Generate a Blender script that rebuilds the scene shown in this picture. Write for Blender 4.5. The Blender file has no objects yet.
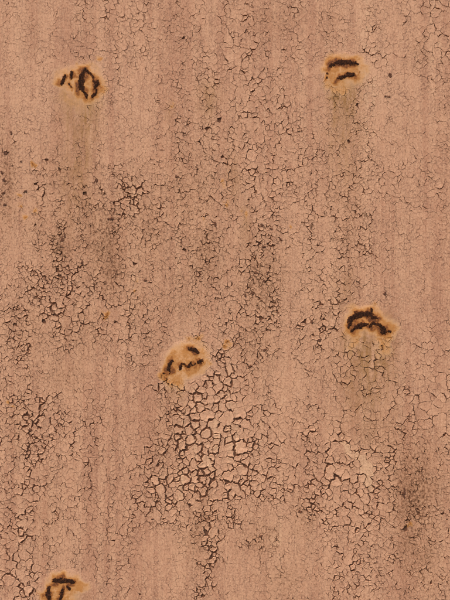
import bpy, math, random
import numpy as np
from mathutils.kdtree import KDTree

# ------------------------------------------------------------------ camera, light, exposure
S = 0.0005                       # metres per photo pixel: the view is 0.225 m x 0.300 m of wall
BW, BH = 640.0, 820.0            # board size in photo pixels (larger than the view)
ZC = BH * S / 2                  # height of the view's centre
scene = bpy.context.scene
C = scene.collection

cam_d = bpy.data.cameras.new('camera')
cam_d.sensor_fit = 'HORIZONTAL'; cam_d.sensor_width = 24.0; cam_d.lens = 60.0
cam_d.clip_start = 0.01; cam_d.clip_end = 100.0
cam = bpy.data.objects.new('camera', cam_d); C.objects.link(cam)
cam.location = (0, -450 * S * 60.0 / 24.0 - 0.0005, ZC)
cam.rotation_euler = (math.radians(90), 0, 0)
scene.camera = cam

SUN_EL, SUN_AZ = 54.0, -38.0      # the wall faces -Y; azimuth is measured from -Y towards +X
sx = math.sin(math.radians(SUN_AZ)) * math.cos(math.radians(SUN_EL))
sy = -math.cos(math.radians(SUN_AZ)) * math.cos(math.radians(SUN_EL))
sz = math.sin(math.radians(SUN_EL))
world = bpy.data.worlds.new('World'); scene.world = world; world.use_nodes = True
wn = world.node_tree.nodes; wl = world.node_tree.links
sky = wn.new('ShaderNodeTexSky'); sky.sky_type = 'NISHITA'; sky.sun_disc = False
sky.sun_elevation = math.radians(SUN_EL); sky.sun_rotation = math.atan2(sx, sy)
sky.air_density = 1.0; sky.dust_density = 4.0; sky.ozone_density = 0.6
wn['Background'].inputs['Strength'].default_value = 0.12
wl.new(sky.outputs['Color'], wn['Background'].inputs['Color'])
sun_d = bpy.data.lights.new('sun', 'SUN'); sun_d.energy = 1.5; sun_d.angle = math.radians(14)
sun_d.color = (1.0, 0.93, 0.84)
sun = bpy.data.objects.new('sun', sun_d); C.objects.link(sun)
sun.location = (sx * 2, sy * 2, ZC + sz * 2)
from mathutils import Vector
sun.rotation_euler = Vector((-sx, -sy, -sz)).to_track_quat('-Z', 'Y').to_euler()
scene.view_settings.view_transform = 'Standard'
scene.view_settings.look = 'None'
scene.view_settings.gamma = 1.0
scene.view_settings.use_curve_mapping = False
scene.view_settings.exposure = 0.70
scene.cycles.max_bounces = 4; scene.cycles.diffuse_bounces = 2; scene.cycles.glossy_bounces = 1
scene.cycles.use_adaptive_sampling = True; scene.cycles.adaptive_threshold = 0.02

# ------------------------------------------------------------------ numeric helpers
rng = np.random.default_rng(7)
random.seed(7)

def hash01(ix, iy, seed):
    h = (ix.astype(np.int64) * 374761393 + iy.astype(np.int64) * 668265263 + seed * 982451653) & 0xffffffff
    h = ((h ^ (h >> 13)) * 1274126177) & 0xffffffff
    h = ((h ^ (h >> 16)) * 2246822519) & 0xffffffff
    return ((h ^ (h >> 15)) & 0xffffff) / float(0xffffff)

def vnoise(x, y, seed):                       # smooth value noise, 0..1
    x = np.asarray(x, float); y = np.asarray(y, float)
    ix = np.floor(x); iy = np.floor(y); fx = x - ix; fy = y - iy
    fx = fx * fx * (3 - 2 * fx); fy = fy * fy * (3 - 2 * fy)
    a = hash01(ix, iy, seed); b = hash01(ix + 1, iy, seed)
    c = hash01(ix, iy + 1, seed); d = hash01(ix + 1, iy + 1, seed)
    return (a * (1 - fx) + b * fx) * (1 - fy) + (c * (1 - fx) + d * fx) * fy

def fbm(x, y, seed, oct=3):
    v = 0; a = 0.5; t = 0
    for k in range(oct):
        v = v + a * vnoise(x * 2 ** k, y * 2 ** k, seed + k * 17); t += a; a *= 0.5
    return v / t

def sstep(a, b, x):
    t = np.clip((x - a) / (b - a), 0, 1); return t * t * (3 - 2 * t)

def world_co(u, v, h):                        # photo pixels + height above the board face -> metres
    return np.stack([(u - 225.0) * S, -h * S, ZC + (300.0 - v) * S], -1)

# ------------------------------------------------------------------ what the paint does where
# (cx, cy, rx, ry, flake size, crack width, chance that a small flake has fallen off)
ZONES = [
 (215,30,20,42,9,.46,0),(207,85,22,36,6.5,.48,.01),(245,85,18,55,8,.72,0),(262,140,32,36,8,.78,.01),
 (255,190,32,32,8,.7,.02),(303,32,18,26,7.5,.45,0),(378,52,16,18,9,.6,0),(436,32,22,44,13,.68,0),
 (140,28,12,25,7,.45,0),(97,8,22,12,6,.5,0),(160,12,14,10,6,.35,0),
 (50,190,16,24,6,.55,.05),(131,195,11,14,7.5,.95,.06),
 (62,290,13,26,7,1.25,.1),(74,312,20,22,8.5,1.05,.03),(61,255,6,24,5,1.0,.14),(38,285,5,14,5,.9,.1),
 (19,300,9,30,6,.75,.05),(17,338,14,18,6,.7,.02),
 (122,322,24,30,7.5,.72,.02),(100,215,16,30,5,.45,.06),
 (190,195,40,46,6,.5,.025),(197,262,16,32,5.5,.6,.06),(150,215,8,60,6,.45,.03),
 (318,185,30,36,6.5,.6,.015),(355,225,13,66,5.5,.65,.04),(412,185,28,36,9,.4,0),
 (262,290,18,36,5.5,.85,.15),(262,225,14,30,5.5,.8,.1),(245,330,20,36,7,.72,.04),(316,325,16,32,7.5,.85,.06),
 (290,215,20,30,6,.55,.03),
 (216,420,32,42,11,1.3,.01),(210,470,36,40,10,1.45,.02),(156,490,18,32,8,1.15,.03),(206,525,14,42,7.5,1.25,.07),(206,572,11,28,7,1.1,.05),
 (236,410,16,40,12,1.1,0),(236,480,14,34,8,1.2,.05),(182,388,26,12,9,.9,0),
 (37,418,15,26,8.5,1.3,.04),(33,440,12,22,6.5,1.35,.08),(10,420,14,30,7,.7,.01),
 (40,478,36,40,7.5,.8,.01),(14,560,24,38,9.5,.95,0),(45,545,14,50,7,.7,0),(100,500,32,60,6.5,.5,0),(70,520,30,30,6.5,.55,0),
 (345,465,22,28,14,.9,0),(358,505,22,30,11,.88,.01),(377,485,12,46,7,.92,.02),(350,550,24,44,8,.88,.02),(375,545,14,40,6,.8,.03),(352,590,24,18,7,.88,.02),
 (280,440,30,34,9,.78,.01),(270,476,24,18,8,.95,.01),(300,510,14,12,6,.7,.1),(318,500,8,24,7,1.0,.06),
 (362,365,26,22,9,.75,0),(398,420,28,26,8.5,.72,0),(436,402,18,26,15,.75,0),(432,345,14,22,9,.6,0),(345,430,16,30,9,.5,0),
 (259,537,12,5,5,1.0,.3),(4,170,7,34,5,.5,.22),(276,570,16,26,5,.4,.04),
 (415,500,26,60,5,.42,.05),(440,530,12,60,6.5,.45,.02),(404,495,4,24,5,.9,.12),
]
SMOOTH = [(40,60,52,84),(125,110,34,52),(312,92,18,38),(398,112,30,42),(395,265,34,46),(432,270,18,40),(143,408,24,28),
 (290,555,24,40),(248,565,18,36),(165,565,26,30),(270,32,16,26),(24,222,16,40),(140,60,14,36),(170,60,10,60),
 (395,30,16,30),(345,15,20,30),(290,270,14,34),(420,300,24,24),(80,370,36,22),(300,380,16,30),(258,510,16,14)]

def fields(u, v):
    u = np.asarray(u, float); v = np.asarray(v, float)
    du = (fbm(u / 22, v / 22, 3) - .5) * 30; dv = (fbm(u / 22, v / 22, 5) - .5) * 30
    uu = u + du; vv = v + dv
    w0 = 0.22
    inside = (u > -25) & (u < 475) & (v > -25) & (v < 625)
    n1 = fbm(u / 60, v / 60, 11)
    s0 = np.where(inside, 3.3, 6.5 + 5 * sstep(.5, .8, n1)); g0 = np.where(inside, .44, .2 + 1.0 * sstep(.45, .8, n1))
    W = np.full(u.shape, w0); LS = w0 * np.log(s0); G = w0 * g0; CH = np.full(u.shape, 0.0) + w0 * .02
    for cx, cy, rx, ry, s, g, ch in ZONES:
        d = ((uu - cx) / rx) ** 2 + ((vv - cy) / ry) ** 2
        w = np.exp(-d ** 1.4)
        W += w; LS += w * math.log(s * (.68 if s < 8.5 else .74)); G += w * (g * 1.2 if g < .9 else g * 1.8); CH += w * ch
    for cx, cy, rx, ry in SMOOTH:
        d = ((uu - cx) / rx) ** 2 + ((vv - cy) / ry) ** 2
        w = .8 * np.exp(-d ** 1.4)
        W += w; LS += w * math.log(3.7); G += w * .24
    size = np.exp(LS / W); gap = G / W; chip = CH / W
    streak = .25 + 1.5 * fbm(u / 7, v / 110, 21, 2)
    gap = gap * streak * (0.7 + 0.6 * fbm(u / 14, v / 14, 23))
    size = size * (0.78 + 0.5 * fbm(u / 12, v / 12, 27))
    return size, gap, chip

# nails: centre, radii, and the strokes (polyline of x, y, half width) where the paint has come off
NAILS = [
 dict(c=(79,84), r=(25,20), label='rusty nail head at upper left with an oval dark ring and twin strokes',
  strokes=[[(85,69,1.2),(82,75,2.6),(81.5,82,3.0),(81.5,88,2.4),(83,91,1.6)],[(83,91,1.3),(86,95,1.3),(87.2,99.5,.7)],[(85,69,1.3),(88,72.5,1.5)],
           [(92.5,77,1.2),(94.5,82,1.6),(97,84,2.6),(95,88,2.0)],[(97.5,82,1.6),(98,80,.8)],[(96.5,90,1.5),(95.5,93,1.4),(92.5,96.5,1.0)],[(90,73,.7),(93,76.5,.9)],
           [(65.5,75.5,1.2),(62.5,81,1.7),(61,84,.9)],[(72,72.5,1.3),(71.2,78,1.4)],[(69,84,.8),(71,87,.7)]],
  stain=[(88,84,15,20,.85),(66,79,12,13,.75),(78,98,24,14,.4)]),
 dict(c=(346,70), r=(24,18), label='rusty nail head at upper right with two short level dark bars',
  strokes=[[(330.5,66,1.1),(335,63.3,2.0),(342,62.3,2.9),(350,63,2.9),(357,64,1.1)],[(337.5,79,1.2),(340,77.5,2.2),(343.2,77,1.2)],
           [(344.5,76.5,1.2),(349,75,2.5),(354.5,75.4,1.5)],[(326.8,73.3,.9),(327.2,74,.9)],[(326.7,77.2,.8),(327,77.6,.6)],[(358,73,.7),(360,71.6,.4)]],
  stain=[(345,71,21,14,1.15),(338,84,14,11,.8),(360,68,10,8,.7)]),
 dict(c=(368,323), r=(27,18), label='most corroded nail head at right with broad dark curved gash',
  strokes=[[(348.5,327,1.6),(351,320,2.6),(356,315,3.0),(363,313.5,2.9),(369,314.3,2.7),(374,317,2.0),(378,318.6,1.1)],[(370.5,313,1.8),(371.5,309.4,1.2)],
           [(351.5,331.6,1.1),(355,327.5,2.3),(360,325.5,2.8),(364,324.8,1.6),(368,324,1.0)],[(369,326.5,1.2),(373,323.8,2.0),(377,324,1.9),(380,326,1.8)],
           [(382.5,328.5,3.2),(383.5,331.5,3.4)],[(388,331,.9),(391,332,.6)]],
  stain=[(362,319,18,13,.85),(386,330,12,11,1.5),(384,340,9,16,.9),(354,338,8,14,.8)]),
 dict(c=(184,362), r=(25,21), label='rusty nail head left of centre with broad yellow stain and broken dark squiggle',
  strokes=[[(172.5,360.5,1.2),(169.5,364,1.8),(169,369,2.3),(169.5,373.5,1.3)],[(189.5,349.4,1.8),(193,349.3,2.6),(197.5,351.5,1.6)],
           [(180.5,369,1.5),(181,365,1.4),(181.5,362.8,.8)],[(181,364,1.0),(184,364,.9),(185.5,366.6,.9),(188.5,366.8,1.0),(190.8,362.5,.8),(192.5,365.4,1.0),(195,363.6,.8)],
           [(199,361.8,1.7),(202,360.6,1.8)],[(163,373,1.1),(163.6,373.4,1.0)],[(166.6,378.6,1.3),(167.8,379,.9)],[(198.5,337.4,1.2),(199.8,337.6,1.2)],[(188,337.5,.6),(189,337.6,.5)]],
  stain=[(187,360,21,17,1.25),(175,378,12,12,1.1),(201,355,9,12,1.0)]),
 dict(c=(65,590), r=(25,21), label='rusty nail head at lower left cut by bottom edge of the picture',
  strokes=[[(52.5,581.5,1.2),(56,580,2.2),(62,580.3,2.4),(68,581,2.1),(73.5,581.8,1.3)],[(49.5,586,1.2),(48,592,2.1),(48.5,598,1.8),(50.5,602,1.3)],[(62.8,589.5,1.4),(61.6,595,2.0),(59.5,600,1.2)],
           [(67.5,586.5,1.2),(69.5,588.5,1.4)],[(58,607,1.6),(66,608.5,1.8),(73,605,1.2)]],
  stain=[(61,592,18,17,1.2),(78,586,10,8,1.2)]),
]
def seg_dist(u, v, a, b):
    ax, ay, aw = a; bx, by, bw = b
    dx, dy = bx - ax, by - ay
    t = np.clip(((u - ax) * dx + (v - ay) * dy) / (dx * dx + dy * dy), 0, 1)
    return np.hypot(u - ax - t * dx, v - ay - t * dy) - (aw + t * (bw - aw))
def stroke_dist(u, v, st):
    d = np.full(np.shape(u), 1e6)
    for a, b in zip(st[:-1], st[1:]):
        d = np.minimum(d, seg_dist(u, v, a, b))
    return d

RUNOFF = [  # olive rust water that has run down from the nails: cx, top, rx, length, strength
 (88,100,11,48,.95),(68,98,9,40,.7),(80,140,14,70,.6),(72,175,12,50,.45),(336,88,8,48,.9),(346,90,9,60,.9),(354,86,7,36,.7),(344,120,16,60,.5),
 (349,334,9,34,.7),(385,332,11,46,1.0),(366,346,24,76,.75),(374,385,16,40,.4),(176,384,9,16,.7),(346,290,12,40,.3),(60,606,12,30,.5),(78,592,8,20,.6),(245,215,6,30,.35),(208,92,8,30,.45),(233,170,6,30,.3),(170,104,5,20,.4)]
GRIME = [  # brown dirt and specks
 (105,245,24,46,.95),(112,270,16,36,.9),(60,245,16,36,.8),(40,215,24,40,.55),(8,190,12,50,.8),(135,300,16,30,.6),(150,230,26,50,.6),(205,250,20,40,.75),(190,200,36,50,.6),
 (415,495,26,56,1.0),(408,535,14,40,.8),(424,560,20,40,.7),(395,505,8,30,.6),(75,330,36,40,.5),(30,330,26,40,.45),(262,280,22,44,.8),(255,340,26,40,.55),(320,320,18,40,.4),(350,235,14,50,.45),
 (208,95,12,14,.6),(330,24,10,20,.35),(418,50,8,14,.5),(300,520,14,24,.5),(262,540,20,20,.6),(232,180,10,40,.5),(20,420,14,30,.5),(270,20,30,12,.35),(65,375,20,22,.6),(170,440,20,50,.4),(200,530,20,40,.6),(284,580,24,24,.5),(160,350,20,24,.4),(180,300,30,30,.45),(55,175,16,26,.5),(130,190,14,24,.5),(390,440,20,30,.4),(46,520,20,40,.3)]
ORANGE = [(34,163,4,3),(19,195,4,2.5),(21,205,3,3),(36,211,3,3),(24,217,3,3),(228,346,6,5),(245,215,3,5),(226,205,3,5),
 (224,182,3,5),(410,523,2.5,4),(133,293,2.5,2.5),(137,281,2,2.5),(262,380,3,3),(10,405,4,3),(170,105,4,7),(101,60,4,4),(291,224,2.5,2),(206,222,4,3),(105,316,3,5)]
LIGHT = [(150,120,8,80,.5),(25,110,26,70,.4),(367,470,16,22,.5),(350,452,8,10,.4),(205,425,14,24,.6),(205,462,14,14,.6),(315,260,22,60,.5),
 (290,395,30,40,.4),(285,545,26,40,.45),(380,150,26,70,.35),(235,420,10,40,.5),(380,95,30,20,.4),(430,55,16,24,.35),(245,450,14,20,.5),
 (400,270,16,40,.3),(10,250,24,60,.3),(150,430,14,30,-.2),(280,30,34,22,-.5),(175,50,10,80,-.35),(66,60,9,60,-.4),(85,40,7,40,-.3),
 (440,250,16,120,-.35),(420,500,34,90,-.45),(5,530,10,40,-.4),(200,60,26,60,-.3),(390,320,8,30,-.5),(300,100,24,60,-.25),(110,250,22,60,-.3),(125,560,40,50,-.25),(60,440,50,60,-.2),(330,560,60,60,.2),(440,330,14,60,-.2),(120,30,12,60,-.25),(140,400,16,60,-.3),(250,560,14,60,-.2),(95,450,12,120,-.2)]

def stain_fields(u, v):
    u = np.asarray(u, float); v = np.asarray(v, float)
    wu = u + (fbm(u / 7, v / 7, 41) - .5) * 12; wv = v + (fbm(u / 7, v / 9, 43) - .5) * 12
    rust = np.zeros(u.shape); pale = np.zeros(u.shape)
    for n in NAILS:
        for cx, cy, rx, ry, k in n['stain']:
            d = np.sqrt(((wu - cx) / rx) ** 2 + ((wv - cy) / ry) ** 2)
            rust = np.maximum(rust, k * (1 - sstep(.35, 1.3, d)) * (.14 + .42 * fbm(wu / 4, wv / 6, 45) + .16 * sstep(.3, .75, d)))
            pale = np.maximum(pale, k * (1 - sstep(.95, 1.3, d)))
        m = np.hypot(u - n['c'][0], v - n['c'][1]) < 60
        if m.any():
            for st in n['strokes']:
                if len(st) < 2: continue
                big = max(p[2] for p in st)
                d = stroke_dist(wu[m], wv[m], st)
                rust[m] = np.maximum(rust[m], np.exp(-np.clip(d, 0, None) / (1.3 + .8 * big)) * min(1.2, .62 + .22 * big))
    for cx, cy, rx, ry in ORANGE:
        d = ((wu - cx) / (rx * .7)) ** 2 + ((wv - cy) / (ry * .7)) ** 2
        rust = np.maximum(rust, 1.0 * np.exp(-d) * sstep(.3, .6, fbm(u / 2.4, v / 2.4, 49)))
    ro = np.zeros(u.shape)
    for cx, cy, rx, ry, k in RUNOFF:
        d = ((wu - cx) / rx) ** 2 + (np.where(wv < cy, (wv - cy) * 2.6, wv - cy) / ry) ** 2
        ro = np.maximum(ro, k * np.exp(-d))
    g = np.zeros(u.shape)
    for cx, cy, rx, ry, k in GRIME:
        d = ((wu - cx) / rx) ** 2 + ((wv - cy) / ry) ** 2
        g = np.maximum(g, k * np.exp(-d))
    t = np.zeros(u.shape)
    wu2 = u + (fbm(u / 14, v / 50, 47) - .5) * 16
    for cx, cy, rx, ry, k in LIGHT:
        d = ((wu2 - cx) / rx) ** 2 + ((wv - cy) / ry) ** 2
        t = t + k * np.exp(-d)
    return rust, g, ro, np.clip(.5 + .5 * t + .25 * (fbm(u / 16, v / 90, 51) - .5), 0, 1), pale

def surf(u, v):                                # gentle unevenness of the painted face
    return 1.1 + 1.2 * (fbm(u / 60, v / 120, 61, 2) - .5) + .35 * (fbm(u / 9, v / 60, 63, 2) - .5)

# ------------------------------------------------------------------ materials
def mat_new(name):
    m = bpy.data.materials.new(name); m.use_nodes = True
    return m, m.node_tree.nodes, m.node_tree.links
class NB:                                       # small node helper
    def __init__(s, m): s.n = m.node_tree.nodes; s.l = m.node_tree.links
    def link(s, a, b): s.l.new(a, b)
    def val(s, sock, x):
        if hasattr(x, 'is_output'): s.link(x, sock)
        else: sock.default_value = x
    def math(s, op, a, b=0.0, clamp=False):
        q = s.n.new('ShaderNodeMath'); q.operation = op; q.use_clamp = clamp
        s.val(q.inputs[0], a); s.val(q.inputs[1], b); return q.outputs[0]
    def mix(s, f, a, b, blend='MIX'):
        q = s.n.new('ShaderNodeMix'); q.data_type = 'RGBA'; q.blend_type = blend
        s.val(q.inputs['Factor'], f); s.val(q.inputs[6], a); s.val(q.inputs[7], b); return q.outputs[2]
    def ramp(s, x, lo, hi, a=0.0, b=1.0):
        q = s.n.new('ShaderNodeMapRange'); q.interpolation_type = 'SMOOTHSTEP'
        s.val(q.inputs[0], x); q.inputs[1].default_value = lo; q.inputs[2].default_value = hi
        q.inputs[3].default_value = a; q.inputs[4].default_value = b; return q.outputs[0]
    def pos(s, sx, sz):                         # wall coordinates in photo pixels, stretched
        g = s.n.new('ShaderNodeNewGeometry'); q = s.n.new('ShaderNodeMapping')
        s.link(g.outputs['Position'], q.inputs['Vector'])
        q.inputs['Scale'].default_value = (sx / S, .1 / S, sz / S); return q.outputs[0]
    def noise(s, vec, scale=1.0, detail=2.0, rough=.5):
        q = s.n.new('ShaderNodeTexNoise'); s.link(vec, q.inputs['Vector'])
        q.inputs['Scale'].default_value = scale; q.inputs['Detail'].default_value = detail; q.inputs['Roughness'].default_value = rough
        return q.outputs['Fac']
    def attr(s, name):
        q = s.n.new('ShaderNodeAttribute'); q.attribute_name = name; return q.outputs['Fac']
    def rgb(s, r, g, b):
        q = s.n.new('ShaderNodeRGB'); q.outputs[0].default_value = (r, g, b, 1); return q.outputs[0]
    def voro_edge(s, vec, scale):
        q = s.n.new('ShaderNodeTexVoronoi'); q.feature = 'DISTANCE_TO_EDGE'; q.voronoi_dimensions = '3D'
        s.link(vec, q.inputs['Vector']); q.inputs['Scale'].default_value = scale; return q.outputs['Distance']
    def warp(s, vec, scale, amt):
        q = s.n.new('ShaderNodeTexNoise'); s.link(vec, q.inputs['Vector']); q.inputs['Scale'].default_value = scale; q.inputs['Detail'].default_value = 2
        a = s.n.new('ShaderNodeVectorMath'); a.operation = 'MULTIPLY_ADD'
        s.link(q.outputs['Color'], a.inputs[0]); a.inputs[1].default_value = (amt, 0, amt); s.link(vec, a.inputs[2]); return a.outputs[0]
    def bump(s, h, strength, dist):
        q = s.n.new('ShaderNodeBump'); q.inputs['Strength'].default_value = strength; q.inputs['Distance'].default_value = dist
        s.link(h, q.inputs['Height']); return q.outputs[0]

PEACH = (.595, .325, .190); PINK = (.490, .246, .142); FRESH = (.670, .400, .232)
def paint_material():
    m, n, l = mat_new('salmon_paint'); b = NB(m); p = n['Principled BSDF']
    v1 = b.pos(1, 1)
    streak = b.noise(b.pos(1 / 5.5, 1 / 260.0), 1, 4, .68)
    fine = b.noise(b.pos(1 / 1.8, 1 / 34.0), 1, 3, .65)
    speck = b.noise(b.pos(1, .8), .62, 4, .75)
    blot = b.noise(b.pos(1 / 18.0, 1 / 34.0), 1, 4, .6)
    tone = b.attr('tone')
    t = b.math('ADD', tone, b.math('MULTIPLY', b.math('SUBTRACT', streak, .5), 1.25))
    t = b.math('ADD', t, b.math('MULTIPLY', b.math('SUBTRACT', blot, .5), .45))
    t = b.math('ADD', t, b.math('MULTIPLY', b.math('SUBTRACT', b.noise(b.pos(1 / 17.0, 1 / 420.0), 1, 2, .6), .5), 1.0))
    t = b.math('ADD', t, b.math('MULTIPLY', b.math('SUBTRACT', b.attr('flake'), .5), .22))
    col = b.mix(b.ramp(t, .1, .72), (*PINK, 1), (*PEACH, 1))
    col = b.mix(b.ramp(t, .78, 1.25), col, (*FRESH, 1))
    # fine vertical wear and speckled dirt
    col = b.mix(b.ramp(fine, .5, .74, 0, .4), col, (.30, .145, .088, 1))
    col = b.mix(b.ramp(speck, .52, .67, 0, .68), col, (.24, .105, .060, 1))
    col = b.mix(b.ramp(speck, .33, .49, .48, 0), col, (.75, .465, .30, 1))
    # hairline crackle
    wv = b.warp(v1, .35, 4.0)
    e1 = b.voro_edge(wv, .40); e2 = b.voro_edge(b.warp(v1, .8, 2.4), .55)
    mask1 = b.ramp(b.noise(b.pos(1 / 16.0, 1 / 30.0), 1, 3, .6), .42, .6)
    mask2 = b.ramp(b.noise(b.pos(1 / 11.0, 1 / 26.0), 1.1, 3, .6), .4, .62)
    c1 = b.math('MULTIPLY', b.ramp(e1, .0, .1, 1, 0), mask1); c2 = b.math('MULTIPLY', b.ramp(e2, .0, .12, 1, 0), mask2)
    hair = b.math('MAXIMUM', b.math('MULTIPLY', c1, .8), b.math('MULTIPLY', c2, .55))
    hair = b.math('MULTIPLY', b.math('MULTIPLY', hair, b.attr('hair')), b.ramp(b.noise(v1, .45, 2, .6), .38, .6))
    col = b.mix(b.math('MULTIPLY', hair, .9), col, (.14, .062, .04, 1))
    # grime, pale halo, rust
    gn = b.noise(b.pos(1 / 4.0, 1 / 26.0), 1, 4, .65)
    gsp = b.noise(v1, .3, 4, .7)
    g = b.attr('grime'); ru = b.attr('runoff')
    gm = b.math('MULTIPLY', ru, b.math('ADD', .32, b.ramp(b.math('ADD', b.math('MULTIPLY', gn, .7), b.math('MULTIPLY', gsp, .3)), .38, .62)), True)
    col = b.mix(b.math('MULTIPLY', gm, .9), col, (.30, .146, .044, 1))
    sp = b.noise(b.pos(1, .8), .42, 3, .62)
    lim = b.math('SUBTRACT', .65, b.math('MULTIPLY', g, .17))
    spk = b.math('DIVIDE', b.math('SUBTRACT', sp, lim), .05, True)
    col = b.mix(b.math('MULTIPLY', g, .3), col, (.36, .178, .076, 1))
    col = b.mix(b.math('MULTIPLY', spk, .72), col, (.17, .072, .032, 1))
    pale = b.attr('pale')
    col = b.mix(b.math('MULTIPLY', pale, .42), col, (.66, .39, .215, 1))
    r = b.attr('rust')
    rr = b.math('MULTIPLY', r, b.math('ADD', -.05, b.math('MULTIPLY', b.noise(v1, .42, 4, .75), 2.1)))
    col = b.mix(b.ramp(rr, .06, .3, 0, .62), col, (.60, .300, .112, 1))
    col = b.mix(b.ramp(rr, .24, .52, 0, .9), col, (.46, .19, .048, 1))
    col = b.mix(b.ramp(rr, .56, .9, 0, .9), col, (.27, .088, .020, 1))
    col = b.mix(b.ramp(rr, .98, 1.25, 0, .9), col, (.11, .036, .014, 1))
    b.link(col, p.inputs['Base Color'])
    p.inputs['Roughness'].default_value = .78; p.inputs['Specular IOR Level'].default_value = .25
    h = b.math('ADD', b.math('MULTIPLY', speck, .5), b.math('MULTIPLY', fine, .4))
    h = b.math('ADD', h, b.math('MULTIPLY', b.math('MULTIPLY', r, gsp), .8))
    b.link(b.bump(h, .55, .8 * S), p.inputs['Normal'])
    return m

def under_material():
    m, n, l = mat_new('dark_undercoat'); b = NB(m); p = n['Principled BSDF']
    a = b.noise(b.pos(1 / 8.0, 1 / 30.0), 1, 4, .6); s = b.noise(b.pos(1, 1), .9, 3, .6)
    col = b.mix(b.ramp(a, .35, .65), (.105, .042, .018, 1), (.18, .074, .032, 1))
    col = b.mix(b.ramp(s, .55, .75, 0, .5), col, (.26, .115, .065, 1))
    b.link(col, p.inputs['Base Color']); p.inputs['Roughness'].default_value = .85
    b.link(b.bump(s, .5, .5 * S), p.inputs['Normal'])
    return m

def scab_material():
    m, n, l = mat_new('black_brown_rust'); b = NB(m); p = n['Principled BSDF']
    a = b.noise(b.pos(1, 1), .55, 4, .7); s = b.noise(b.pos(1, 1), 1.6, 3, .6); rim = b.attr('rim')
    col = b.mix(b.ramp(a, .42, .66), (.020, .009, .006, 1), (.080, .028, .012, 1))
    k = b.math('ADD', b.math('MULTIPLY', rim, .8), b.math('MULTIPLY', a, .5))
    col = b.mix(b.ramp(k, .62, 1.0, 0, .95), col, (.20, .062, .016, 1))
    col = b.mix(b.ramp(s, .58, .72, 0, .4), col, (.20, .075, .03, 1))
    b.link(col, p.inputs['Base Color']); p.inputs['Roughness'].default_value = .95; p.inputs['Specular IOR Level'].default_value = .1
    b.link(b.bump(b.math('ADD', a, b.math('MULTIPLY', s, .5)), .7, 1.0 * S), p.inputs['Normal'])
    return m
def speck_material():
    m, n, l = mat_new('brown_rust'); b = NB(m); p = n['Principled BSDF']
    a = b.noise(b.pos(1, 1), .55, 4, .7)
    b.link(b.mix(b.ramp(a, .4, .62), (.065, .024, .011, 1), (.17, .058, .022, 1)), p.inputs['Base Color'])
    p.inputs['Roughness'].default_value = .9; b.link(b.bump(a, .7, 1.0 * S), p.inputs['Normal'])
    return m
PAINT, UNDER, SCAB, SPECK = paint_material(), under_material(), scab_material(), speck_material()

# ------------------------------------------------------------------ mesh helpers
def mesh_np(name, verts, loops, starts, totals, mat, attrs=None, smooth=False):
    me = bpy.data.meshes.new(name)
    me.vertices.add(len(verts)); me.vertices.foreach_set('co', np.ascontiguousarray(verts, np.float32).ravel())
    me.loops.add(len(loops)); me.loops.foreach_set('vertex_index', np.asarray(loops, np.int32))
    me.polygons.add(len(starts)); me.polygons.foreach_set('loop_start', np.asarray(starts, np.int32))
    try: me.polygons.foreach_set('loop_total', np.asarray(totals, np.int32))
    except Exception: pass
    me.polygons.foreach_set('use_smooth', np.full(len(starts), smooth, bool))
    me.update(calc_edges=True)
    for k, a in (attrs or {}).items():
        at = me.attributes.new(k, 'FLOAT', 'POINT'); at.data.foreach_set('value', np.asarray(a, np.float32))
    me.materials.append(mat)
    return me
def quad_mesh(name, verts, faces, mat, attrs=None, smooth=True):
    loops = []; starts = []; totals = []
    for f in faces: starts.append(len(loops)); totals.append(len(f)); loops.extend(f)
    return mesh_np(name, verts, loops, starts, totals, mat, attrs, smooth)
def link(name, data, parent=None):
    o = bpy.data.objects.new(name, data); C.objects.link(o)
    if parent: o.parent = parent
    return o
def paint_attrs(u, v, flake, hair):
    r, g, ro, t, p = stain_fields(u, v)
    return dict(rust=r, grime=g, runoff=ro, tone=t, pale=p, flake=flake, hair=hair)

# ------------------------------------------------------------------ the board
wall = link('painted_wall', None)
wall['label'] = 'weathered wall board with crackled salmon pink paint flaking off dark undercoat'
wall['category'] = 'wall'; wall['kind'] = 'thing'
# backing board: a slab with a finely uneven front face
nx, ny = 181, 236
gu = np.linspace(225 - BW / 2, 225 + BW / 2, nx); gv = np.linspace(300 - BH / 2, 300 + BH / 2, ny)
U, V = np.meshgrid(gu, gv); U = U.ravel(); V = V.ravel()
hh = surf(U, V) - 1.3 + .3 * (fbm(U / 4, V / 12, 71) - .5)
front = world_co(U, V, hh)
idx = np.arange(nx * ny).reshape(ny, nx)
fq = np.stack([idx[:-1, :-1], idx[1:, :-1], idx[1:, 1:], idx[:-1, 1:]], -1).reshape(-1, 4).tolist()
border = np.concatenate([idx[0, :-1], idx[:-1, -1], idx[-1, :0:-1], idx[:0:-1, 0]])
back = world_co(U[border], V[border], np.full(len(border), -36.0))
nb = len(border); base = nx * ny
for k in range(nb):
    a, c = border[k], border[(k + 1) % nb]
    fq.append([int(a), int(c), base + (k + 1) % nb, base + k])
fq.append([base + k for k in range(nb)])
link('backing_board', quad_mesh('backing_board', np.concatenate([front, back]), fq, UNDER, smooth=False), wall)

# ------------------------------------------------------------------ paint flakes: a weighted Voronoi crackle
U0, U1, V0, V1 = 225 - BW / 2 + 1, 225 + BW / 2 - 1, 300 - BH / 2 + 1, 300 + BH / 2 - 1
RES = 2.0
occ = np.zeros((int((V1 - V0) * RES) + 2, int((U1 - U0) * RES) + 2), bool)
seeds = []; sizes = []
def stamp(u, v, r):
    i0 = max(0, int((v - r - V0) * RES)); i1 = min(occ.shape[0], int((v + r - V0) * RES) + 2)
    j0 = max(0, int((u - r - U0) * RES)); j1 = min(occ.shape[1], int((u + r - U0) * RES) + 2)
    yy = (np.arange(i0, i1) / RES + V0 - v)[:, None]; xx = (np.arange(j0, j1) / RES + U0 - u)[None, :]
    occ[i0:i1, j0:j1] |= (xx * xx + yy * yy) < r * r
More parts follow.
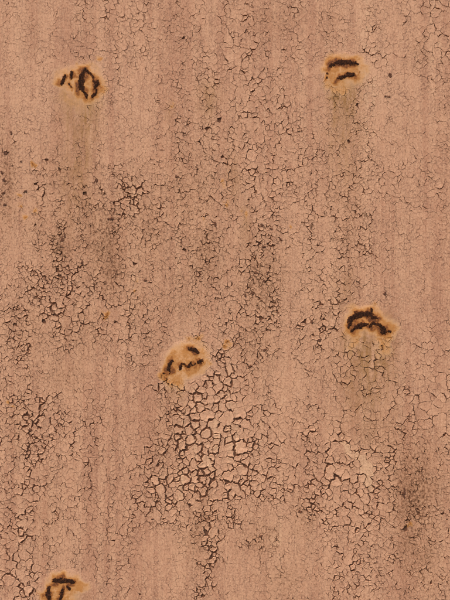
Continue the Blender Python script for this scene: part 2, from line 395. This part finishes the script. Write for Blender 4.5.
# large flakes that stand out in the photograph
BIG = [(341,472,12),(352,493,14),(338,490,11),(365,500,12),(345,512,11),(330,470,10),(360,520,10),(335,445,11),
 (207,416,15),(226,419,15),(240,413,14),(221,441,15),(236,430,14),(206,434,13),(196,417,11),(232,462,16),(240,447,16),(228,477,13),(181,494,14),(199,507,15),(184,480,12),
 (213,532,13),(160,489,12),(157,515,12),(155,480,11),(243,431,14),(231,405,13),(247,400,12),(242,470,12),(236,488,11),
 (46,424,12),(51,430,11),(35,408,12),(66,321,13),(60,306,9),(75,318,10),(380,51,14),(389,50,11),(440,48,15),(446,30,13),(432,28,12),(436,12,12),(425,10,11),(441,68,12),
 (298,30,11),(312,30,10),(240,92,13),(232,112,10),(253,45,9),(230,58,10),(237,70,10),(218,52,12),(216,22,12),(206,60,10),(219,38,11),
 (438,395,17),(426,406,14),(441,420,14),(428,425,12),(445,408,12),(440,378,13),(400,420,12),(365,352,13),(355,362,12),(370,372,11),(358,345,11),
 (184,401,13),(201,408,12),(195,425,11),(191,440,12),(12,565,13),(8,580,14),(25,555,12),(20,575,11),(28,590,12),(10,598,12),(36,568,10),
 (252,155,13),(262,168,9),(425,216,9),(409,174,8),(412,160,8)]
FUSED = [[(362,460,9),(368,466,10),(369,474,10),(363,471,9),(368,482,9),(372,489,6),(357,455,6)],[(348,447,8),(352,453,9),(357,458,6),(344,443,6)],
 [(205,458,8),(210,463,9),(203,466,8),(212,470,8),(200,474,6)],[(224,462,7),(231,460,8),(237,464,7)],[(198,503,6),(200,510,7),(194,508,6)],[(181,488,6),(182,497,7)],
 [(217,437,7),(223,442,8)],[(235,428,7),(241,433,8)],[(436,392,8),(442,398,9)],[(439,45,8),(443,53,8)],[(333,488,6),(336,497,7),(340,503,6)],[(351,492,6),(352,501,7)],[(377,48,6),(383,53,7)]]
cluster = {}
for q, grp in enumerate(FUSED):
    for u, v, s_ in grp:
        cluster[len(seeds)] = q; seeds.append((u, v)); sizes.append(float(s_)); stamp(u, v, .5 * s_ + 1.4)
for u, v, s in BIG:
    if occ[int((v - V0) * RES), int((u - U0) * RES)]: continue
    s = s * (.94 if s > 13 else .82)
    seeds.append((u, v)); sizes.append(s); stamp(u, v, .5 * s + 2.0)
N = 420000
cu = rng.uniform(U0 + 1, U1 - 1, N); cv = rng.uniform(V0 + 1, V1 - 1, N)
fs, fg, fc = fields(cu, cv)
jit = rng.uniform(.55, 1.4, N)
ci = ((cv - V0) * RES).astype(int); cj = ((cu - U0) * RES).astype(int)
for k in range(N):
    if not occ[ci[k], cj[k]]:
        s = fs[k] * jit[k]
        seeds.append((cu[k], cv[k])); sizes.append(s); stamp(cu[k], cv[k], .66 * s)
P = np.array(seeds); SZ = np.array(sizes); n = len(P)
SZ = np.clip(SZ, 2.0, 22)
fs, fg, fc = fields(P[:, 0], P[:, 1])
kd = KDTree(n)
for i in range(n): kd.insert((P[i, 0], P[i, 1], 0), i)
kd.balance()
R2 = (SZ * .5) ** 2
# coarse crack network: neighbours that belong to different coarse plates get the wider cracks
wu = P[:, 0] + (fbm(P[:, 0] / 10, P[:, 1] / 10, 81) - .5) * 14; wv = P[:, 1] + (fbm(P[:, 0] / 10, P[:, 1] / 10, 83) - .5) * 14
ncs = int(BW * BH / 420); csd = np.stack([rng.uniform(U0, U1, ncs), rng.uniform(V0, V1, ncs)], -1)
kc = KDTree(ncs)
for i in range(ncs): kc.insert((csd[i, 0], csd[i, 1], 0), i)
kc.balance()
plate = [kc.find((wu[i], wv[i], 0))[1] for i in range(n)]
def h2(a, b, s):
    if a > b: a, b = b, a
    h = (a * 73856093 ^ b * 19349663 ^ s * 83492791) & 0xffffffff
    h = ((h ^ (h >> 13)) * 1274126177) & 0xffffffff
    h = ((h ^ (h >> 16)) * 2246822519) & 0xffffffff
    return ((h ^ (h >> 15)) & 0xffffff) / 16777215.0
FG = fg.tolist(); SZl = SZ.tolist(); Pl = P.tolist(); R2l = R2.tolist()
def edge_w(i, j):
    if j < 0 or i < 0: return 0.4
    if i in cluster and cluster.get(j) == cluster[i]: return 0.0
    f = .5 * (FG[i] + FG[j])
    if i in cluster or j in cluster: f = max(f, .95)
    x = h2(i, j, 1); y = h2(i, j, 2)
    if plate[i] != plate[j]:
        k = .55 + 1.35 * x * x
        if y < .12: k *= .25
    else:
        k = .12 + .95 * x ** 2.2
        if y < .30: k *= .15
    return f * k
chipr = rng.uniform(0, 1, n)
gone = (chipr < .25 * fc * (SZ < 4.2) * (fg > .4))
inner = []                                    # flakes that would lie wholly under a nail's painted cap
for q in NAILS:
    d = ((P[:, 0] - q['c'][0]) / (q['r'][0] * .80)) ** 2 + ((P[:, 1] - q['c'][1]) / (q['r'][1] * .80)) ** 2
    gone |= d < 1
cells = []
for i in range(n):
    if gone[i]: continue
    x, y = Pl[i]; s = SZl[i]; L = max(14.0, 2.4 * s)
    poly = [(x - L, y - L, -1), (x + L, y - L, -1), (x + L, y + L, -1), (x - L, y + L, -1)]   # vertex + neighbour of the edge that follows
    ri = R2l[i]; mr = L * 1.42
    for co, j, dist in kd.find_n((x, y, 0), 34):
        if j == i: continue
        if dist - 10 > 2 * mr: break
        px, py = Pl[j]; ax = px - x; ay = py - y
        c = (ax * ax + ay * ay + ri - R2l[j]) * .5
        ds = [(q[0] - x) * ax + (q[1] - y) * ay - c for q in poly]
        if max(ds) <= 0: continue
        out = []; m = len(poly)
        for k in range(m):
            A = poly[k]; B = poly[(k + 1) % m]; da = ds[k]; db = ds[(k + 1) % m]
            if da <= 0:
                out.append(A)
                if db > 0:
                    t = da / (da - db); out.append((A[0] + t * (B[0] - A[0]), A[1] + t * (B[1] - A[1]), j))
            elif db <= 0:
                t = da / (da - db); out.append((A[0] + t * (B[0] - A[0]), A[1] + t * (B[1] - A[1]), A[2]))
        poly = out
        if len(poly) < 3: break
        mr = max(math.hypot(q[0] - x, q[1] - y) for q in poly)
    if len(poly) < 3: continue
    poly = [(min(max(q[0], U0), U1), min(max(q[1], V0), V1), q[2]) for q in poly]
    cells.append((i, poly))

# outline points, each with its crack half-gap
pu = []; pv = []; pg = []; cell_of = []; cnt = []
for ci_, (i, poly) in enumerate(cells):
    m = len(poly); k0 = len(pu)
    ew = [edge_w(i, q[2]) for q in poly]
    cw = []
    for k in range(m):
        a = poly[k - 1][2]; b_ = poly[k][2]
        cw.append((ew[k - 1] + ew[k] + (edge_w(a, b_) if a >= 0 and b_ >= 0 else 0)) / 3 * 1.05)
    for k in range(m):
        A = poly[k]; B = poly[(k + 1) % m]; ln = math.hypot(B[0] - A[0], B[1] - A[1])
        if ln < .05: continue
        ns = max(1, int(round(ln / 1.5)))
        for q in range(ns):
            t = q / ns
            pu.append(A[0] + t * (B[0] - A[0])); pv.append(A[1] + t * (B[1] - A[1]))
            e = 1 - abs(2 * t - 1); c = cw[k] * (1 - t) + cw[(k + 1) % m] * t
            pg.append(c + (ew[k] - c) * min(1, e * 1.6))
    cnt.append(len(pu) - k0)
pu = np.array(pu); pv = np.array(pv); pg = np.array(pg); cnt = np.array(cnt)
st = np.concatenate([[0], np.cumsum(cnt)[:-1]])
cid = np.repeat(np.arange(len(cells)), cnt)
seed_i = np.array([c[0] for c in cells])
# rough, wandering edges (the same displacement for both sides of a crack)
wx = (fbm(pu / 5.5, pv / 5.5, 91) - .5) * 4.6 + (vnoise(pu / 1.6, pv / 1.6, 93) - .5) * 1.7
wy = (fbm(pu / 5.5, pv / 5.5, 95) - .5) * 4.6 + (vnoise(pu / 1.6, pv / 1.6, 97) - .5) * 1.7
edge_fade = np.clip(np.minimum(np.minimum(pu - U0, U1 - pu), np.minimum(pv - V0, V1 - pv)) / 4, 0, 1)
pu = pu + wx * edge_fade; pv = pv + wy * edge_fade
cxs = np.bincount(cid, pu) / cnt; cys = np.bincount(cid, pv) / cnt
dx = cxs[cid] - pu; dy = cys[cid] - pv; dl = np.hypot(dx, dy) + 1e-6
gap = pg * (.35 + 1.3 * fbm(pu / 2.6, pv / 2.6, 99, 2))
ero = sstep(.60, .80, fbm(pu / 3.6, pv / 4.6, 111))              # paint eaten away beside the cracks in spots
chp = fc[seed_i][cid]
gap = gap + ero * np.clip(chp * 30 + .9 * np.clip(pg - .55, 0, 1.2), .2, 2.4) * np.clip(gap * 2.5, .2, 1)
gap = np.where(gap < .06, 0, gap)
d1 = np.minimum(.5 * gap, .42 * dl)
bev = np.minimum(.12 + .35 * np.clip(gap, 0, 1), .25 * dl)
ux, uy = dx / dl, dy / dl
bu, bv = pu + ux * d1, pv + uy * d1
tu, tv = bu + ux * bev, bv + uy * bev
op = np.bincount(cid, gap) / cnt
tiltx = rng.normal(0, .035, len(cells)) * np.clip(op, 0, 1); tilty = rng.normal(0, .035, len(cells)) * np.clip(op, 0, 1)
lift = rng.uniform(-.05, .28, len(cells)) * np.clip(op, 0, 1.2)
def flake_h(u, v, c):
    return surf(u, v) + tiltx[c] * (u - cxs[c]) + tilty[c] * (v - cys[c])
ht = flake_h(tu, tv, cid) + (.12 + lift[cid]) * np.clip(gap, 0, 1)
hu = flake_h(bu, bv, cid) - .18 * np.clip(gap, 0, 1)
hb = surf(bu, bv) - 2.2
hc = flake_h(cxs, cys, np.arange(len(cells))) - .10 * np.clip(op, 0, 1)
area = .5 * np.abs(np.bincount(cid, tu * np.roll(tv, -1) - tv * np.roll(tu, -1)))   # rough, for ranking only
area = np.zeros(len(cells))
for k in range(len(cells)):
    a = tu[st[k]:st[k] + cnt[k]]; c = tv[st[k]:st[k] + cnt[k]]
    area[k] = .5 * abs(float(np.dot(a, np.roll(c, -1)) - np.dot(c, np.roll(a, -1))))
flk = rng.uniform(0, 1, len(cells)) + .9 * np.clip(op - .25, 0, 1)
for k, c_ in enumerate(cells):
    if c_[0] in cluster: flk[k] = 2.9 if cluster[c_[0]] < 2 else 1.7
hairc = np.clip(1.15 - .55 * op, .2, 1)
in_view = (cxs > 2) & (cxs < 448) & (cys > 2) & (cys < 598)
score = np.where(in_view, area * np.clip(op, .05, .6), 0)
own = np.zeros(len(cells), bool); own[np.argsort(-score)[:290]] = True

AP = paint_attrs(tu, tv, flk[cid], hairc[cid]); AC = paint_attrs(cxs, cys, flk, hairc)
def flake_mesh(name, sel, origin=None):
    """mesh of the flakes in sel (array of cell numbers)"""
    c = cnt[sel]; tot = int(c.sum())
    off = np.concatenate([[0], np.cumsum(c)[:-1]])
    pi = np.repeat(st[sel] - off, c) + np.arange(tot)          # outline point numbers
    ring0 = np.arange(tot)
    loc = ring0 - np.repeat(off, c); nxt = np.where(loc + 1 == np.repeat(c, c), np.repeat(off, c), ring0 + 1)
    cen = np.repeat(np.arange(len(sel)), c) + 3 * tot
    u = np.concatenate([bu[pi], bu[pi], tu[pi], cxs[sel]]); v = np.concatenate([bv[pi], bv[pi], tv[pi], cys[sel]])
    h = np.concatenate([hb[pi], hu[pi], ht[pi], hc[sel]])
    co = world_co(u, v, h)
    if origin is not None: co = co - np.array(origin)
    # photo v points down, so reverse the order for outward normals
    q1 = np.stack([ring0, ring0 + tot, nxt + tot, nxt], -1); q2 = np.stack([ring0 + tot, ring0 + 2 * tot, nxt + 2 * tot, nxt + tot], -1)
    t3 = np.stack([ring0 + 2 * tot, cen, nxt + 2 * tot], -1)
    loops = np.concatenate([q1.ravel(), q2.ravel(), t3.ravel()])
    totals = np.concatenate([np.full(2 * tot, 4), np.full(tot, 3)])
    starts = np.concatenate([[0], np.cumsum(totals)[:-1]])
    at = {k: np.concatenate([AP[k][pi]] * 3 + [AC[k][sel]]) for k in AP}
    return mesh_np(name, co, loops, starts, totals, PAINT, at)
for k in np.nonzero(own)[0]:
    o3 = world_co(cxs[k], cys[k], 0.0)
    o = link('paint_flake', flake_mesh('paint_flake', np.array([k]), o3), wall)
    o.location = o3
o = link('small_paint_flakes', flake_mesh('small_paint_flakes', np.nonzero(~own)[0]), wall)
o['kind'] = 'stuff'

# ------------------------------------------------------------------ lumps of bare rust
def scab_mesh(name, st_, seed, h0, step=.4, rough=1.3, origin=None, mat=None):
    us = [p[0] for p in st_]; vs = [p[1] for p in st_]; w = max(p[2] for p in st_) + 2.0
    gu = np.arange(min(us) - w, max(us) + w, step); gv = np.arange(min(vs) - w, max(vs) + w, step)
    U, V = np.meshgrid(gu, gv)
    d = stroke_dist(U, V, st_) - .35 + (fbm(U / 2.8, V / 2.8, seed) - .5) * rough * 3.6 + (vnoise(U / .8, V / .8, seed + 3) - .5) * rough * 1.3
    keep = d < 0
    fk = keep[:-1, :-1] & keep[1:, :-1] & keep[:-1, 1:] & keep[1:, 1:]
    if fk.sum() < 2: return None
    idx = np.arange(U.size).reshape(U.shape)
    q = np.stack([idx[:-1, :-1][fk], idx[1:, :-1][fk], idx[1:, 1:][fk], idx[:-1, 1:][fk]], -1)
    used, inv = np.unique(q, return_inverse=True); q = inv.reshape(-1, 4)
    u = U.ravel()[used]; v = V.ravel()[used]; dd = d.ravel()[used]
    h = h0(u, v) + .06 + np.clip(-dd, 0, 1.6) * .06 + (fbm(u / 1.3, v / 1.3, seed + 9) - .4) * .5 * np.clip(-dd, 0, 1)
    # skirt down to the paint
    e = {}
    for f in q.tolist():
        for a, b in ((f[0], f[1]), (f[1], f[2]), (f[2], f[3]), (f[3], f[0])):
            if (b, a) in e: del e[(b, a)]
            else: e[(a, b)] = 1
    n0 = len(u); low = {}
    faces = q.tolist(); lu = []; lv = []
    for a, b in e:
        for x in (a, b):
            if x not in low: low[x] = n0 + len(lu); lu.append(u[x]); lv.append(v[x])
        faces.append([b, a, low[a], low[b]])
    lu = np.array(lu); lv = np.array(lv)
    co = np.concatenate([world_co(u, v, h), world_co(lu, lv, h0(lu, lv) - .8)])
    if origin is not None: co -= np.array(origin)
    rim = np.concatenate([np.clip(1 + dd / 1.7, 0, 1), np.ones(len(lu))])
    return quad_mesh(name, co, faces, mat or SCAB, dict(rim=rim), smooth=True)

for qi, q in enumerate(NAILS):
    cx, cy = q['c']; rx, ry = q['r']
    org = world_co(cx, cy, 0.0)
    root = link('rusty_nail', None); root.location = org
    root['label'] = q['label']; root['category'] = 'nail'; root['group'] = 'rusty nail heads in the wall'
    def cap_h(u, v, cx=cx, cy=cy, rx=rx, ry=ry):
        d = np.sqrt(((u - cx) / rx) ** 2 + ((v - cy) / ry) ** 2)
        return surf(u, v) + (.02 + .45 * (1 - d ** 2)) - np.clip(d - .97, 0, 1) * 2.5 + .3 * (fbm(u / 3.2, v / 3.2, 201 + qi) - .5) * (d < 1.02)
    # the painted head: a low dome that dips under the flakes at its rim
    nr, na = 34, 96
    rr = np.linspace(0, 1.12, nr)[1:]; aa = np.linspace(0, 2 * math.pi, na, endpoint=False)
    RR, AA = np.meshgrid(rr, aa, indexing='ij')
    wob = 1 + .07 * (vnoise(np.cos(AA) * 1.6 + 9, np.sin(AA) * 1.6 + 9, 301 + qi) - .5) * 2
    u = np.concatenate([[cx], (cx + rx * RR * wob * np.cos(AA)).ravel()]); v = np.concatenate([[cy], (cy + ry * RR * wob * np.sin(AA)).ravel()])
    co = world_co(u, v, cap_h(u, v)) - org
    I = lambda i, j: 1 + i * na + j % na
    faces = [[0, I(0, j + 1), I(0, j)] for j in range(na)]
    for i in range(nr - 2):
        for j in range(na): faces.append([I(i, j), I(i, j + 1), I(i + 1, j + 1), I(i + 1, j)])
    at = paint_attrs(u, v, np.full(len(u), .5), np.clip(.25 + .75 * np.sqrt(((u - cx) / rx) ** 2 + ((v - cy) / ry) ** 2) ** 3, 0, 1))
    link('nail_head', quad_mesh('nail_head', co, faces, PAINT, at, smooth=True), root)
    for k, stv in enumerate(q['strokes']):
        me = scab_mesh('rust_scab', stv, 400 + qi * 20 + k, cap_h, origin=org, rough=min(1.15, .35 + .3 * max(p[2] for p in stv)))
        if me: link('rust_scab', me, root)

# small dark pits and specks where the paint has blistered through
SPECKS = [(390,75.5,1.5,2.2),(385,96,1.1,.9),(389,97.3,1.3,1.0),(6,154,2,1.6),(2,173,1.6,2.2),(4,180,2,2.2),(4,193,1.6,1),(11,133,1.3,2.4),(5,205,1.4,1.6),(22,162,1.4,1.1),(25,192,1,1),
 (145,280.5,2.2,1.8),(384.5,293.5,1.2,1.4),(251,366,1.9,2.2),(133,293,1.3,1.2),(82,262,1.3,1.5),(65,236,1.8,2.4),(61,247,1.6,1.4),(62,240,1.2,1.6),(177,177,1.8,1.3),(215,224,1.3,2.4),
 (264,281,2,2.4),(257,273,1.5,1.8),(268,273,1.1,2),(252,293,1.6,2),(245,296,1.2,2),(264,247,2.2,1),(271,229,1.6,1.4),(262,225,1.4,2),(319,340,1.8,2.4),(312,322,1.4,2.2),(269,330,1.6,1.4),(265,350,1.8,1),
 (254,539,2.6,1.4),(261,536,1.6,1),(263,548,1,1.2),(300,512,2,1.2),(404,495,1.6,4),(404,489,1.3,2.5),(35,437,2,2.4),(30,430,1.6,2.2),(152,519,1.6,1.2),(110,219,3,1),(97,181,2,1.6)]
for k, (u0, v0, ru, rv) in enumerate(SPECKS):
    org = world_co(u0, v0, 0.0); f = .5
    st_ = [(u0 - (ru - min(ru, rv)) * .8 - .2, v0 - (rv - min(ru, rv)) * .8, min(ru, rv) * f + .35), (u0 + (ru - min(ru, rv)) * .8 + .2, v0 + (rv - min(ru, rv)) * .8, min(ru, rv) * f + .25)]

    me = scab_mesh('rust_speck', st_, 700 + k, lambda u, v: surf(u, v) + .15, step=.35, rough=.9, origin=org, mat=SPECK)
    if me:
        o = link('rust_speck', me, wall); o.location = org
print('cells', n, 'flakes', len(cells), 'points', len(pu))
